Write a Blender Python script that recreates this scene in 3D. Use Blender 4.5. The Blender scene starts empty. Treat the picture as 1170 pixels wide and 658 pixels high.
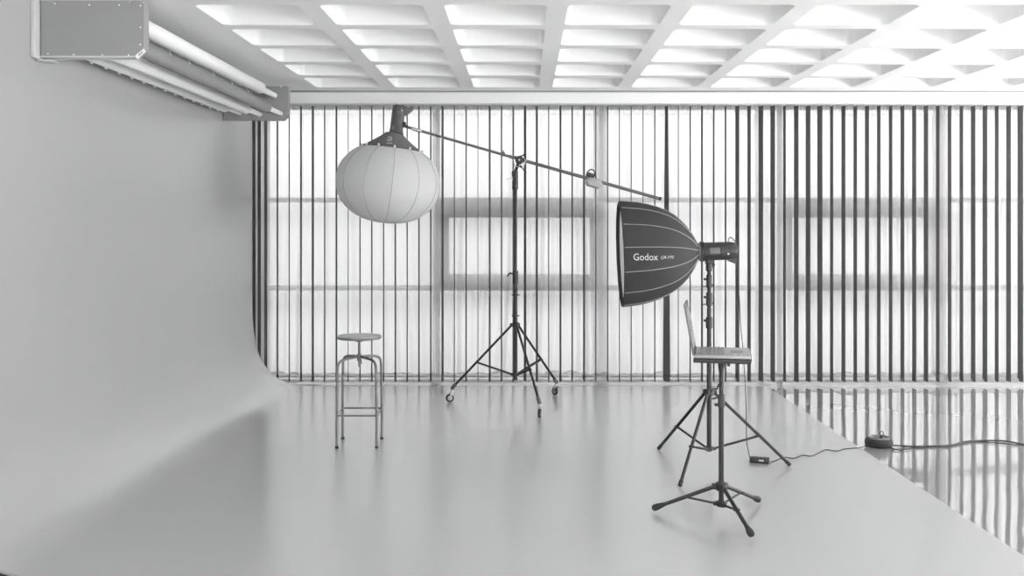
import bpy, bmesh, math, random
from mathutils import Vector, Matrix, noise
random.seed(7)
sc = bpy.context.scene
COL = sc.collection
H = 1.54      # camera height
F = 1150.0    # focal length in pixels of the 1170 px wide frame

# ------------------------------------------------------------------ camera
cam_d = bpy.data.cameras.new('camera'); cam = bpy.data.objects.new('camera', cam_d); COL.objects.link(cam)
cam.location = (0, 0, H); cam.rotation_euler = (math.pi/2, 0, 0)
cam_d.sensor_width = 36; cam_d.lens = F/1170*36
cam_d.shift_x = -15/1170; cam_d.shift_y = -70/1170
cam_d.clip_start = 0.05; cam_d.clip_end = 400
sc.camera = cam
# ------------------------------------------------------------------ sky: even white overcast
w = bpy.data.worlds.new('overcast_sky'); sc.world = w; w.use_nodes = True
nt = w.node_tree; nt.nodes.clear()
out = nt.nodes.new('ShaderNodeOutputWorld'); bg = nt.nodes.new('ShaderNodeBackground')
tc = nt.nodes.new('ShaderNodeTexCoord'); sep = nt.nodes.new('ShaderNodeSeparateXYZ'); rmp = nt.nodes.new('ShaderNodeValToRGB')
nt.links.new(tc.outputs['Generated'], sep.inputs[0]); nt.links.new(sep.outputs['Z'], rmp.inputs[0])
rmp.color_ramp.elements[0].position = 0.0; rmp.color_ramp.elements[0].color = (.15, .15, .15, 1)
rmp.color_ramp.elements[1].position = 1.0; rmp.color_ramp.elements[1].color = (1, 1, 1, 1)
e = rmp.color_ramp.elements.new(0.14); e.color = (.29, .29, .29, 1)
nt.links.new(rmp.outputs[0], bg.inputs[0]); bg.inputs[1].default_value = 7.0
nt.links.new(bg.outputs[0], out.inputs[0])
# added fill light behind the camera to brighten the room; no window there
ld = bpy.data.lights.new('added_rear_fill', 'AREA'); ld.shape = 'RECTANGLE'; ld.size = 8.6; ld.size_y = 2.5
ld.energy = 130
lo = bpy.data.objects.new('added_rear_fill', ld); COL.objects.link(lo)
lo.location = (1.8, -5.8, 1.45); lo.rotation_euler = (math.radians(108), 0, 0)   # faces +Y, slightly up
# added low fill lights out of view, turned up to brighten the ceiling
for nm, loc, sx, sy, en in (('added_up_fill_side', (9.3, 4.4, .22), 9.0, 3.4, 1220), ('added_up_fill_rear', (2.0, -2.6, .22), 5.5, 8.0, 310)):
    ld2 = bpy.data.lights.new(nm, 'AREA'); ld2.shape = 'RECTANGLE'; ld2.size = sx; ld2.size_y = sy; ld2.energy = en
    lo2 = bpy.data.objects.new(nm, ld2); COL.objects.link(lo2); lo2.location = loc; lo2.rotation_euler = (math.pi, 0, math.pi/2)
# ------------------------------------------------------------------ exposure
sc.view_settings.view_transform = 'Standard'; sc.view_settings.look = 'None'
sc.view_settings.gamma = 1; sc.view_settings.use_curve_mapping = False
sc.view_settings.exposure = 0.53
sc.cycles.max_bounces = 14; sc.cycles.diffuse_bounces = 8; sc.cycles.transparent_max_bounces = 16
sc.cycles.caustics_reflective = False; sc.cycles.caustics_refractive = False

# ------------------------------------------------------------------ materials
def mat(name, v, rough=.5, metal=0., var=.0, scale=6., bump=0., bscale=40., spec=.5, coat=0.):
    m = bpy.data.materials.new(name); m.use_nodes = True
    n = m.node_tree.nodes; l = m.node_tree.links; p = n['Principled BSDF']
    p.inputs['Base Color'].default_value = (v, v, v, 1); p.inputs['Roughness'].default_value = rough
    p.inputs['Metallic'].default_value = metal; p.inputs['Specular IOR Level'].default_value = spec
    p.inputs['Coat Weight'].default_value = coat
    tcx = n.new('ShaderNodeTexCoord')
    nz = n.new('ShaderNodeTexNoise'); nz.inputs['Scale'].default_value = scale; nz.inputs['Detail'].default_value = 5
    l.new(tcx.outputs['Object'], nz.inputs['Vector'])
    mr = n.new('ShaderNodeMapRange'); mr.inputs['To Min'].default_value = v*(1-var); mr.inputs['To Max'].default_value = v*(1+var)
    l.new(nz.outputs['Fac'], mr.inputs['Value']); l.new(mr.outputs[0], p.inputs['Base Color'])
    if bump:
        nb = n.new('ShaderNodeTexNoise'); nb.inputs['Scale'].default_value = bscale; nb.inputs['Detail'].default_value = 3
        l.new(tcx.outputs['Object'], nb.inputs['Vector'])
        b = n.new('ShaderNodeBump'); b.inputs['Strength'].default_value = bump; b.inputs['Distance'].default_value = .01
        l.new(nb.outputs['Fac'], b.inputs['Height']); l.new(b.outputs[0], p.inputs['Normal'])
    return m

def cloth(name, v, transp, transl=.6, edge=.25):
    """woven see-through cloth: straight through the weave + scattered through the thread"""
    m = bpy.data.materials.new(name); m.use_nodes = True
    n = m.node_tree.nodes; l = m.node_tree.links; n.clear()
    o = n.new('ShaderNodeOutputMaterial')
    d = n.new('ShaderNodeBsdfDiffuse'); t = n.new('ShaderNodeBsdfTranslucent'); tr = n.new('ShaderNodeBsdfTransparent')
    nz = n.new('ShaderNodeTexNoise'); nz.inputs['Scale'].default_value = 90
    mr = n.new('ShaderNodeMapRange'); mr.inputs['To Min'].default_value = v*.96; mr.inputs['To Max'].default_value = v*1.04
    l.new(nz.outputs['Fac'], mr.inputs['Value'])
    for x in (d, t): l.new(mr.outputs[0], x.inputs['Color'])
    m1 = n.new('ShaderNodeMixShader'); m1.inputs[0].default_value = transl
    l.new(d.outputs[0], m1.inputs[1]); l.new(t.outputs[0], m1.inputs[2])
    m2 = n.new('ShaderNodeMixShader')
    lw = n.new('ShaderNodeLayerWeight'); lw.inputs['Blend'].default_value = .5
    mf = n.new('ShaderNodeMapRange')
    mf.inputs['From Min'].default_value = 0; mf.inputs['From Max'].default_value = 1
    mf.inputs['To Min'].default_value = 1-transp; mf.inputs['To Max'].default_value = min(1, 1-transp+edge)
    l.new(lw.outputs['Facing'], mf.inputs['Value']); l.new(mf.outputs[0], m2.inputs[0])
    l.new(tr.outputs[0], m2.inputs[1]); l.new(m1.outputs[0], m2.inputs[2])
    l.new(m2.outputs[0], o.inputs['Surface'])
    return m

M = {}
M['cyc'] = mat('painted_cyclorama', .41, .24, var=.012, scale=.8, spec=.5)
M['ceiling'] = mat('white_ceiling_paint', .93, .8, var=.01, scale=1.5)
M['wall'] = mat('white_wall_paint', .85, .7, var=.01)
M['gap_shade'] = mat('gap_shade_grey', .28, .7, var=.03)  # shade of the gap above the pelmet, put into the colour
M['slab'] = mat('bare_concrete', .13, .6, var=.1)
M['pelmet'] = mat('white_pelmet', .9, .5)
M['slat'] = cloth('grey_slat_fabric', .25, .05, .58, 0)
M['sheer'] = cloth('white_sheer', .92, .29, .55, .38)
M['tape'] = cloth('white_heading_tape', .92, .28, .6, .1)
M['frame'] = mat('dark_window_aluminium', .28, .4, .2)
M['plate'] = mat('grey_powder_coat', .30, .45, var=.02)
M['white_plastic'] = mat('white_plastic', .85, .35)
M['roll_white'] = mat('white_paper_roll', .84, .5, var=.015, scale=2)
M['roll_grey'] = mat('grey_paper_roll', .24, .45, var=.06, scale=3)
M['roll_dark'] = mat('dark_core', .12, .5)
M['bracket'] = mat('bracket_paint', .6, .5)
M['chrome'] = mat('chrome', .8, .18, 1.)
M['black'] = mat('black_metal', .028, .5, var=.1)
M['black_plastic'] = mat('black_plastic', .034, .5)
M['dark_grey'] = mat('dark_grey_metal', .11, .4, var=.05)
M['boom'] = mat('boom_grey_metal', .13, .4, var=.05)
M['fabric'] = mat('black_nylon', .038, .85, var=.08, bump=.15, bscale=160)
M['piping'] = mat('grey_piping', .26, .6)
M['skirt'] = mat('grey_nylon_skirt', .17, .7, var=.05, bump=.1, bscale=120)
M['diffuser'] = mat('diffuser_cloth', .92, .8)
M['balloon'] = cloth('balloon_cloth', .82, .0, .42, 0)
M['seam'] = mat('seam_thread', .42, .7)
M['steel'] = mat('brushed_steel', .20, .45, .3)
M['seat'] = mat('grey_seat_wood', .42, .45, var=.08, scale=14)
M['rubber'] = mat('black_rubber', .03, .7)
M['silver'] = mat('silver_shell', .36, .4, .3)
M['keys'] = mat('key_caps', .22, .5)
M['bezel'] = mat('dark_bezel', .05, .6)
M['lid'] = mat('grey_lid', .15, .45)
M['screen'] = mat('screen_glass', .40, .12)
M['caster'] = mat('caster_grey', .42, .35, .5)
M['print'] = mat('white_print', .55, .5)
M['ink'] = mat('black_ink', .06, .6)
M['sand'] = mat('grey_weight_bag', .38, .6, var=.06)
M['ground'] = mat('pale_paving_outside', .14, .8, var=.05)

def glass():
    m = bpy.data.materials.new('window_glass'); m.use_nodes = True
    n = m.node_tree.nodes; l = m.node_tree.links; n.clear()
    o = n.new('ShaderNodeOutputMaterial'); g = n.new('ShaderNodeBsdfGlossy'); g.inputs['Roughness'].default_value = .02
    t = n.new('ShaderNodeBsdfTransparent'); t.inputs[0].default_value = (.98, .98, .98, 1)
    f = n.new('ShaderNodeFresnel'); f.inputs[0].default_value = 1.45; mx = n.new('ShaderNodeMixShader')
    l.new(f.outputs[0], mx.inputs[0]); l.new(t.outputs[0], mx.inputs[1]); l.new(g.outputs[0], mx.inputs[2]); l.new(mx.outputs[0], o.inputs[0])
    return m
M['glass'] = glass()

def polished():
    m = bpy.data.materials.new('polished_floor'); m.use_nodes = True
    n = m.node_tree.nodes; l = m.node_tree.links; p = n['Principled BSDF']
    p.inputs['Base Color'].default_value = (.26, .26, .26, 1); p.inputs['Roughness'].default_value = .035
    p.inputs['Specular IOR Level'].default_value = 1.0; p.inputs['IOR'].default_value = 2.3
    tcx = n.new('ShaderNodeTexCoord')
    nz = n.new('ShaderNodeTexNoise'); nz.inputs['Scale'].default_value = 1.6; nz.inputs['Detail'].default_value = 2.5
    l.new(tcx.outputs['Object'], nz.inputs['Vector'])
    b = n.new('ShaderNodeBump'); b.inputs['Strength'].default_value = .35; b.inputs['Distance'].default_value = .01
    l.new(nz.outputs['Fac'], b.inputs['Height']); l.new(b.outputs[0], p.inputs['Normal'])
    return m
M['polished'] = polished()

# ------------------------------------------------------------------ helpers
def P(px, py, Y):            # photograph pixel at depth Y -> point in the room
    return Vector(((px-600)*Y/F, Y, H-(py-259)*Y/F))
WORLD = {}
def empty(name, loc, label=None, cat=None, group=None, kind=None):
    o = bpy.data.objects.new(name, None); COL.objects.link(o); o.location = loc; o.empty_display_size = .1
    WORLD[o.name] = Vector(loc); tag(o, label, cat, group, kind); return o
def tag(o, label=None, cat=None, group=None, kind=None):
    if label: o['label'] = label
    if cat: o['category'] = cat
    if group: o['group'] = group
    if kind: o['kind'] = kind
    return o
def frame_of(d):
    d = Vector(d).normalized(); up = Vector((0, 0, 1)) if abs(d.z) < .95 else Vector((1, 0, 0))
    u = d.cross(up).normalized(); return u, u.cross(d).normalized(), d

class B:
    def __init__(s): s.bm = bmesh.new()
    def ring(s, c, u, v, ru, rv, n, ph=0):
        return [s.bm.verts.new(c + u*(ru*math.cos(ph+2*math.pi*i/n)) + v*(rv*math.sin(ph+2*math.pi*i/n))) for i in range(n)]
    def bridge(s, a, b):
        n = len(a)
        for i in range(n): s.bm.faces.new((a[i], a[(i+1) % n], b[(i+1) % n], b[i]))
    def lathe(s, o, d, prof, n=24, caps=True, ph=0):
        """prof: list of (distance along d, radius)"""
        o = Vector(o); u, v, d = frame_of(d); rs = [s.ring(o+d*t, u, v, max(r, 1e-4), max(r, 1e-4), n, ph) for t, r in prof]
        for a, b in zip(rs, rs[1:]): s.bridge(a, b)
        if caps: s.bm.faces.new(rs[0][::-1]); s.bm.faces.new(rs[-1])
        return s
    def cyl(s, a, b, r, r2=None, n=16):
        a = Vector(a); b = Vector(b); L = (b-a).length; return s.lathe(a, b-a, [(0, r), (L, r if r2 is None else r2)], n)
    def rod(s, a, b, r, n=16, bev=None):
        a = Vector(a); b = Vector(b); L = (b-a).length; e = bev or r*.25
        return s.lathe(a, b-a, [(0, r-e), (e, r), (L-e, r), (L, r-e)], n)
    def tube(s, pts, r, n=10, closed=False):
        pts = [Vector(p) for p in pts]; rs = []; N = len(pts); u = None
        for i, p in enumerate(pts):
            if closed: d = pts[(i+1) % N]-pts[i-1]
            else: d = pts[min(i+1, N-1)]-pts[max(i-1, 0)]
            d.normalize()
            if u is None: u, v, _ = frame_of(d)
            u = (u - d*u.dot(d)).normalized(); v = u.cross(d)
            rr = r[i] if isinstance(r, (list, tuple)) else r
            rs.append(s.ring(p, u, v, rr, rr, n))
        for a, b in zip(rs, rs[1:]): s.bridge(a, b)
        if closed: s.bridge(rs[-1], rs[0])
        else: s.bm.faces.new(rs[0][::-1]); s.bm.faces.new(rs[-1])
        return s
    def box(s, a, b, bev=0, mat4=None):
        a = Vector(a); b = Vector(b)
        r = bmesh.ops.create_cube(s.bm, size=1)
        bmesh.ops.scale(s.bm, vec=(b-a), verts=r['verts']); bmesh.ops.translate(s.bm, vec=(a+b)/2, verts=r['verts'])
        vs = r['verts']
        if bev:
            es = list({e for v in vs for e in v.link_edges})
            g = bmesh.ops.bevel(s.bm, geom=es, offset=bev, segments=2, affect='EDGES', profile=.5)
            vs = list({v for f in g['faces'] for v in f.verts} | {v for v in vs if v.is_valid})
        if mat4 is not None: bmesh.ops.transform(s.bm, matrix=mat4, verts=vs)
        return s
    def obox(s, c, u, v, w_, su, sv, sw, bev=0):
        """oriented box about centre c"""
        u = Vector(u).normalized(); v = Vector(v).normalized(); w_ = Vector(w_).normalized()
        m = Matrix(((u.x, v.x, w_.x, c[0]), (u.y, v.y, w_.y, c[1]), (u.z, v.z, w_.z, c[2]), (0, 0, 0, 1)))
        return s.box((-su/2, -sv/2, -sw/2), (su/2, sv/2, sw/2), bev, m)
    def prism(s, poly, ext):
        a = [s.bm.verts.new(Vector(p)) for p in poly]; b = [s.bm.verts.new(Vector(p)+Vector(ext)) for p in poly]
        s.bridge(a, b); s.bm.faces.new(a[::-1]); s.bm.faces.new(b); return s
    def torus(s, c, axis, R, r, n=24, k=8, a0=0, a1=2*math.pi):
        u, v, d = frame_of(axis); c = Vector(c); full = abs(a1-a0-2*math.pi) < 1e-6
        m = n if full else n+1
        pts = [c+u*(R*math.cos(a0+(a1-a0)*i/n))+v*(R*math.sin(a0+(a1-a0)*i/n)) for i in range(m)]
        return s.tube(pts, r, k, full)
    def grid(s, fn, nu, nv):
        g = [[s.bm.verts.new(fn(i/nu, j/nv)) for j in range(nv+1)] for i in range(nu+1)]
        for i in range(nu):
            for j in range(nv): s.bm.faces.new((g[i][j], g[i+1][j], g[i+1][j+1], g[i][j+1]))
        return s
    def obj(s, name, m, parent=None, smooth=True, origin=None, fix=True, angle=40):
        if fix: bmesh.ops.recalc_face_normals(s.bm, faces=s.bm.faces)
        vs = [v.co for v in s.bm.verts]
        if origin is None:
            lo_ = Vector((min(v.x for v in vs), min(v.y for v in vs), min(v.z for v in vs)))
            hi = Vector((max(v.x for v in vs), max(v.y for v in vs), max(v.z for v in vs)))
            origin = Vector(((lo_.x+hi.x)/2, (lo_.y+hi.y)/2, lo_.z))
        origin = Vector(origin)
        bmesh.ops.translate(s.bm, vec=-origin, verts=s.bm.verts)
        me = bpy.data.meshes.new(name); s.bm.to_mesh(me); s.bm.free()
        if smooth:
            me.polygons.foreach_set('use_smooth', [True]*len(me.polygons))
            me.set_sharp_from_angle(angle=math.radians(angle))
        me.materials.append(m if not isinstance(m, str) else M[m])
        o = bpy.data.objects.new(name, me); COL.objects.link(o)
        WORLD[o.name] = origin
        if parent is not None:
            o.parent = parent; o.location = origin - WORLD[parent.name]
        else: o.location = origin
        return o
def child(name, me, parent, wloc, rot=(0, 0, 0)):
    o = bpy.data.objects.new(name, me); COL.objects.link(o); o.parent = parent
    o.location = Vector(wloc)-WORLD[parent.name]; o.rotation_euler = rot; WORLD[o.name] = Vector(wloc); return o
def bez(pts, k=8):      # Catmull-Rom through points
    pts = [Vector(p) for p in pts]; q = [pts[0]]+pts+[pts[-1]]; r = []
    for i in range(1, len(q)-2):
        for j in range(k):
            t = j/k; a, b, c, d = q[i-1], q[i], q[i+1], q[i+2]
            r.append(.5*((2*b)+(c-a)*t+(2*a-5*b+4*c-d)*t*t+(3*b-a-3*c+d)*t**3))
    r.append(pts[-1]); return r

# ================================================================== SETTING
YB = 9.60       # pelmet face
# cyclorama: left wall, cove and floor in one seamless sweep
cpx = [(288.3, 137), (288.3, 250), (288.3, 330), (288.6, 352), (289.4, 372), (290.8, 384), (293.9, 399), (298.5, 410.8),
       (306, 422), (315.6, 430.8), (325, 436.2), (334.7, 439.2), (346, 440.4), (360, 440.65)]
prof = [Vector(((x-600)/117.95, 0, H-(y-259)/117.95)) for x, y in cpx]
prof = [Vector((prof[0].x, 0, 2.84))] + bez(prof[2:], 4)
prof[-1].z = 0
prof += [Vector((x, 0, 0)) for x in (-1.2, 0, 1.2, 2.335)]
b = B(); Y0, Y1 = 4.43, 9.75; NY = 10
back = []
for i, p in enumerate(prof):
    d = (prof[min(i+1, len(prof)-1)]-prof[max(i-1, 0)]).normalized()
    back.append(p + Vector((-d.z, 0, d.x))*-.012 if False else p + Vector((d.z, 0, -d.x))*.012)
loop = prof+back[::-1]
rows = [[b.bm.verts.new((p.x, Y0+(Y1-Y0)*j/NY, p.z)) for p in loop] for j in range(NY+1)]
for r0, r1 in zip(rows, rows[1:]): b.bridge(r0, r1)
b.bm.faces.new(rows[0][::-1]); b.bm.faces.new(rows[-1])
cyc = b.obj('wall_left', 'cyc', origin=(0, 0, 0))
tag(cyc, 'white seamless studio sweep curving from left wall into floor', kind='structure')

b = B(); b.box((-8, -6.4, -.20), (11.4, 10.40, -.014)); tag(b.obj('floor', 'polished', smooth=False), 'polished reflective grey floor right of the white sweep', kind='structure')
b = B(); b.box((-4.0, -2, -.0135), (-2.0, 9.9, -.0125)); tag(b.obj('floor_slab', 'slab', smooth=False), 'dark bare floor beyond the near end of the sweep', kind='structure')

# ceiling with coffers
ZC = 2.84; PX = .7325; PY = .7245; OX = .607; OY = .592
CX0 = -1.943; CY1 = 9.385; NCX, NCY = 17, 12
def rrect(cx, cy, sx, sy, r, z, k=3):
    pts = []
    for (qx, qy, a0) in ((1, 1, 0), (-1, 1, 90), (-1, -1, 180), (1, -1, 270)):
        for i in range(k+1):
            a = math.radians(a0+90*i/k); pts.append(Vector((cx+qx*(sx/2-r)+r*math.cos(a), cy+qy*(sy/2-r)+r*math.sin(a), z)))
    return pts
b = B()
x_lo, x_hi = CX0-(PX-OX)/2, CX0-(PX-OX)/2+NCX*PX
y_hi = CY1+(PY-OY)/2; y_lo = y_hi-NCY*PY
centres = []
for i in range(NCX):
    for j in range(NCY):
        cx = CX0+OX/2+i*PX; cy = CY1-OY/2-j*PY; centres.append((cx, cy))
        inner = [b.bm.verts.new(p) for p in rrect(cx, cy, OX, OY, .05, ZC)]
        K = 4; outer = []
        for q, (sx, sy) in enumerate(((1, 1), (-1, 1), (-1, -1), (1, -1))):
            outer.append(b.bm.verts.new((cx+sx*PX/2, cy+sy*PY/2, ZC)))
        for q in range(4):
            seg = inner[q*K:(q+1)*K]
            b.bm.faces.new([outer[q]]+seg[::-1])
            nxt = inner[((q+1)*K) % len(inner)]
            b.bm.faces.new([outer[q], seg[-1], nxt, outer[(q+1) % 4]][::-1])
def quad(x0, y0, x1, y1):
    if x1 > x0 and y1 > y0: b.bm.faces.new([b.bm.verts.new(p) for p in ((x0, y0, ZC), (x0, y1, ZC), (x1, y1, ZC), (x1, y0, ZC))])
quad(-3.4, y_lo, x_lo, 9.64); quad(x_lo, y_hi, x_hi, 9.64); quad(-3.4, -6.2, x_hi, y_lo); quad(x_hi, -6.2, 11.3, 9.64)
bmesh.ops.remove_doubles(b.bm, verts=b.bm.verts, dist=1e-4)
ceil = b.obj('ceiling', 'ceiling', smooth=False, origin=(0, 0, ZC)); tag(ceil, 'white coffered ceiling with a grid of broad ribs', kind='structure')
b = B()
lv = [rrect(0, 0, OX, OY, .05, 0), rrect(0, 0, OX-.012, OY-.012, .05, .012), rrect(0, 0, OX-.07, OY-.07, .05, .30), rrect(0, 0, OX-.16, OY-.16, .03, .33)]
vr = [[b.bm.verts.new(p) for p in L] for L in lv]
for a_, b_ in zip(vr, vr[1:]): b.bridge(a_, b_)
b.bm.faces.new(vr[-1])
c0 = b.obj('coffer', 'ceiling', ceil, origin=(0, 0, 0))
for k, (cx, cy) in enumerate(centres):
    if k == 0: c0.location = (cx, cy, 0)
    else:
        c = c0.copy(); COL.objects.link(c); c.parent = ceil; c.location = (cx, cy, 0)
b = B(); b.box((-3.4, -6.2, 3.20), (11.3, 9.64, 3.30)); b.obj('roof_slab', 'ceiling', ceil, smooth=False)

# pelmet and head of the window wall
b = B(); b.box((-3.0, YB, 2.715), (11.2, YB+.04, 2.822), .004); tag(b.obj('trim_1', 'pelmet'), 'white pelmet board above the blinds', kind='structure')
b = B(); b.box((-3.0, YB+.012, 2.822), (11.2, YB+.04, 2.84)); tag(b.obj('trim_2', 'gap_shade', smooth=False), 'thin grey strip as painted shade in the gap above the pelmet', kind='structure')
b = B()
b.box((-3.4, 10.26, 0), (-2.642, 10.38, 3.3)); b.box((-2.642, 10.26, 2.79), (6.2, 10.38, 3.3))
tag(b.obj('wall_back', 'wall', smooth=False), 'grey wall end and lintel around the window front', kind='structure')
b = B(); b.box((-3.0, YB+.04, 2.80), (11.2, 10.26, 2.84)); tag(b.obj('trim_3', 'pelmet', smooth=False), 'white soffit inside the curtain recess', kind='structure')
b = B(); b.box((11.2, -6.2, -.01), (11.35, 10.38, 3.3)); b.box((6.2, 10.26, -.01), (11.2, 10.38, 3.3)); tag(b.obj('wall_right', 'wall', smooth=False), 'white wall right of the frame', kind='structure')

b = B(); b.box((-3.55, -6.2, -.01), (-3.4, 10.38, 3.3)); b.box((-3.4, -6.35, -.01), (11.2, -6.2, 3.3)); tag(b.obj('wall_front', 'wall', smooth=False), 'white outer walls behind the sweep and behind the camera', kind='structure')
# windows
YW = 10.30; SW = F/YW
wx = [(q-600)/SW for q in (305, 500, 687, 891, 1074, 1292)]
bays = [(wx[i], wx[i+1], i % 2) for i in range(5)]
z_hi, z_lo = H+30.5/SW, H-69.5/SW
for k, (x0, x1, sash) in enumerate(bays):
    b = B(); f = .02
    b.box((x0, YW-.03, 0), (x0+f, YW+.05, 2.79)); b.box((x1-f, YW-.03, 0), (x1, YW+.05, 2.79))
    for z0, z1 in ((0, .02), (z_lo-.03, z_lo+.025), (z_hi-.025, z_hi+.025), (2.74, 2.79)):
        b.box((x0+f, YW-.03, z0), (x1-f, YW+.05, z1))
    wn = b.obj('window_%d' % (k+1), 'frame', smooth=False, origin=((x0+x1)/2, YW, 0))
    tag(wn, ['fixed floor-length window bay behind the %s curtain' % s for s in ('leftmost sheer', '', 'middle sheer', '', 'rightmost sheer')][k] if not sash else
        ('window bay with opening sash behind the boom stand' if k == 1 else 'window bay with opening sash behind the dark slats right'), kind='structure')
    if sash:
        b = B(); g = .095; za, zb = z_lo+.025, z_hi-.025; x2, x3 = x0+f, x1-f
        b.box((x2, YW-.05, za), (x2+g, YW+.03, zb)); b.box((x3-g, YW-.05, za), (x3, YW+.03, zb))
        b.box((x2+g, YW-.05, za), (x3-g, YW+.03, za+.115)); b.box((x2+g, YW-.05, zb-.155), (x3-g, YW+.03, zb))
        b.obj('sash', 'frame', wn, smooth=False)
    for z0, z1 in ((.02, z_lo-.03), (z_lo+.025, z_hi-.025), (z_hi+.025, 2.74)):
        b = B(); b.box((x0+f, YW+.012, z0), (x1-f, YW+.02, z1)); b.obj('pane', 'glass', wn, smooth=False)
# paving outside
b = B(); b.box((-60, 10.45, -.4), (60, 120, -.02)); tag(b.obj('ground_outside', 'ground', smooth=False), 'pale paved ground outside beyond the window front', kind='structure')

# ================================================================== VERTICAL BLINDS
SY = 9.87; ZT = 2.725; ZB = .022; SWD = .089
tw = {-1.55: -3.6, -2: -3.4, -1: -3.2, 0: -1.8, 1: -1.1, 2: -1.8, 3: -2.4, 4: -1.3, 5: -1.9, 6: -.8, 7: -1.3, 8: -1.4, 9: -1.2, 10: -1.6, 11: -1.2, 12: -1.5, 13: -1.5,
      14: -2.4, 15: -1, 16: -1.4, 17: -.6, 18: -2, 19: -1.5, 20: -1.8, 21: 2.7, 22: 2.2, 23: 1, 24: 2, 25: 1.5, 26: 2, 27: 1, 28: 1.3, 29: .8,
      30: 1, 31: .8, 32: 1.2, 34: .8, 35: 1.4, 36: 2, 37: 1.7, 38: 1.8, 39: 4.5, 40: 3.9, 41: 5.3, 42: 5.3, 43: 3, 44: 5.2, 45: 5.4, 46: 6,
      47: 3.6, 48: 4.5, 49: 4, 50: 4.6, 51: 4, 52: 4, 53: 4.3, 54: 4.6, 55: 5, 56: 4, 57: 4, 58: 4, 59: 5, 60: 5.3, 61: 4.3, 62: 5.3, 63: 6.3}
def slat_theta(x, t): return math.asin(max(-.9, min(.9, t/(SWD*F/SY) - (x-600)/F)))
b = B(); b.box((-SWD/2+.006, -.0011, 0), (SWD/2-.006, .0011, ZT-ZB)); b.box((-SWD/2, -.0008, .09), (SWD/2, .0008, ZT-ZB))
b.box((-SWD/2, -.003, 0), (SWD/2, .003, .085))
bm_slat = b
slat_me = None
def slat_mesh():
    me = bpy.data.meshes.new('slat')
    bb = B(); bb.box((-SWD/2, -.0009, .08), (SWD/2, .0009, ZT-ZB), 0); bb.box((-SWD/2, -.0028, 0), (SWD/2, .0028, .082), .001)
    bb.bm.to_mesh(me); bb.bm.free(); me.materials.append(M['slat']); return me
bm_slat.bm.free(); slat_me = slat_mesh()
def twisted(me_name, th0, th1):
    me = bpy.data.meshes.new(me_name); bb = B()
    for s_ in (-1, 1):
        pass
    n = 14; rows_ = []
    for j in range(n+1):
        z = (ZT-ZB)*j/n; th = th1+(th0-th1)*j/n
        c, s_ = math.cos(th), math.sin(th)
        rows_.append([bb.bm.verts.new((x*c-y*s_, x*s_+y*c, z)) for x, y in ((-SWD/2, -.001), (SWD/2, -.001), (SWD/2, .001), (-SWD/2, .001))])
    for a_, b_ in zip(rows_, rows_[1:]): bb.bridge(a_, b_)
    bb.bm.faces.new(rows_[0][::-1]); bb.bm.faces.new(rows_[-1]); bb.bm.to_mesh(me); bb.bm.free(); me.materials.append(M['slat']); return me
blinds = [(-2, 30, 'long vertical blind with thin edge-on slats behind the boom stand', 1),
          (31, 41, 'short middle vertical blind above and behind the black softbox', 1),
          (42, 71, 'vertical blind with broad dark slats at the right of the window front', 1)]
for k0, k1, lab, _ in blinds:
    xa = (317+13.473*k0-600)*SY/F-.05; xb = (317+13.473*k1-600)*SY/F+.06
    t = empty('vertical_blind', ((xa+xb)/2, SY, ZB), lab, 'blind', 'vertical blinds along the window front')
    b = B(); b.box((xa, SY-.022, ZT+.012), (xb, SY+.022, ZT+.062), .003); b.obj('headrail', 'pelmet', t)
    for k in ([-1.55] if k0 < 0 else [])+list(range(k0, k1+1)):
        x = 317+13.473*k; X = (x-600)*SY/F
        if k == 33:
            child('slat', twisted('twisted_slat', slat_theta(x, 3.4) - math.pi/2, slat_theta(x, 8.6) - math.pi/2), t, (X, SY, ZB))['label'] = 'wider slat twisted out of line'
        else:
            ph = math.pi/2 - slat_theta(x, tw.get(k, 5.0 if k > 63 else 1.5))
            # local x axis of the slat points along (sin theta, -cos theta)
            child('slat', slat_me, t, (X, SY, ZB), (0, 0, ph + math.pi) if False else (0, 0, -ph))
    # carriers
    b = B()
    for k in range(k0, k1+1):
        X = (317+13.473*k-600)*SY/F; b.box((X-.006, SY-.004, ZT), (X+.006, SY+.004, ZT+.014))
    b.obj('carriers', 'white_plastic', t, smooth=False)['kind'] = 'stuff'

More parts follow.
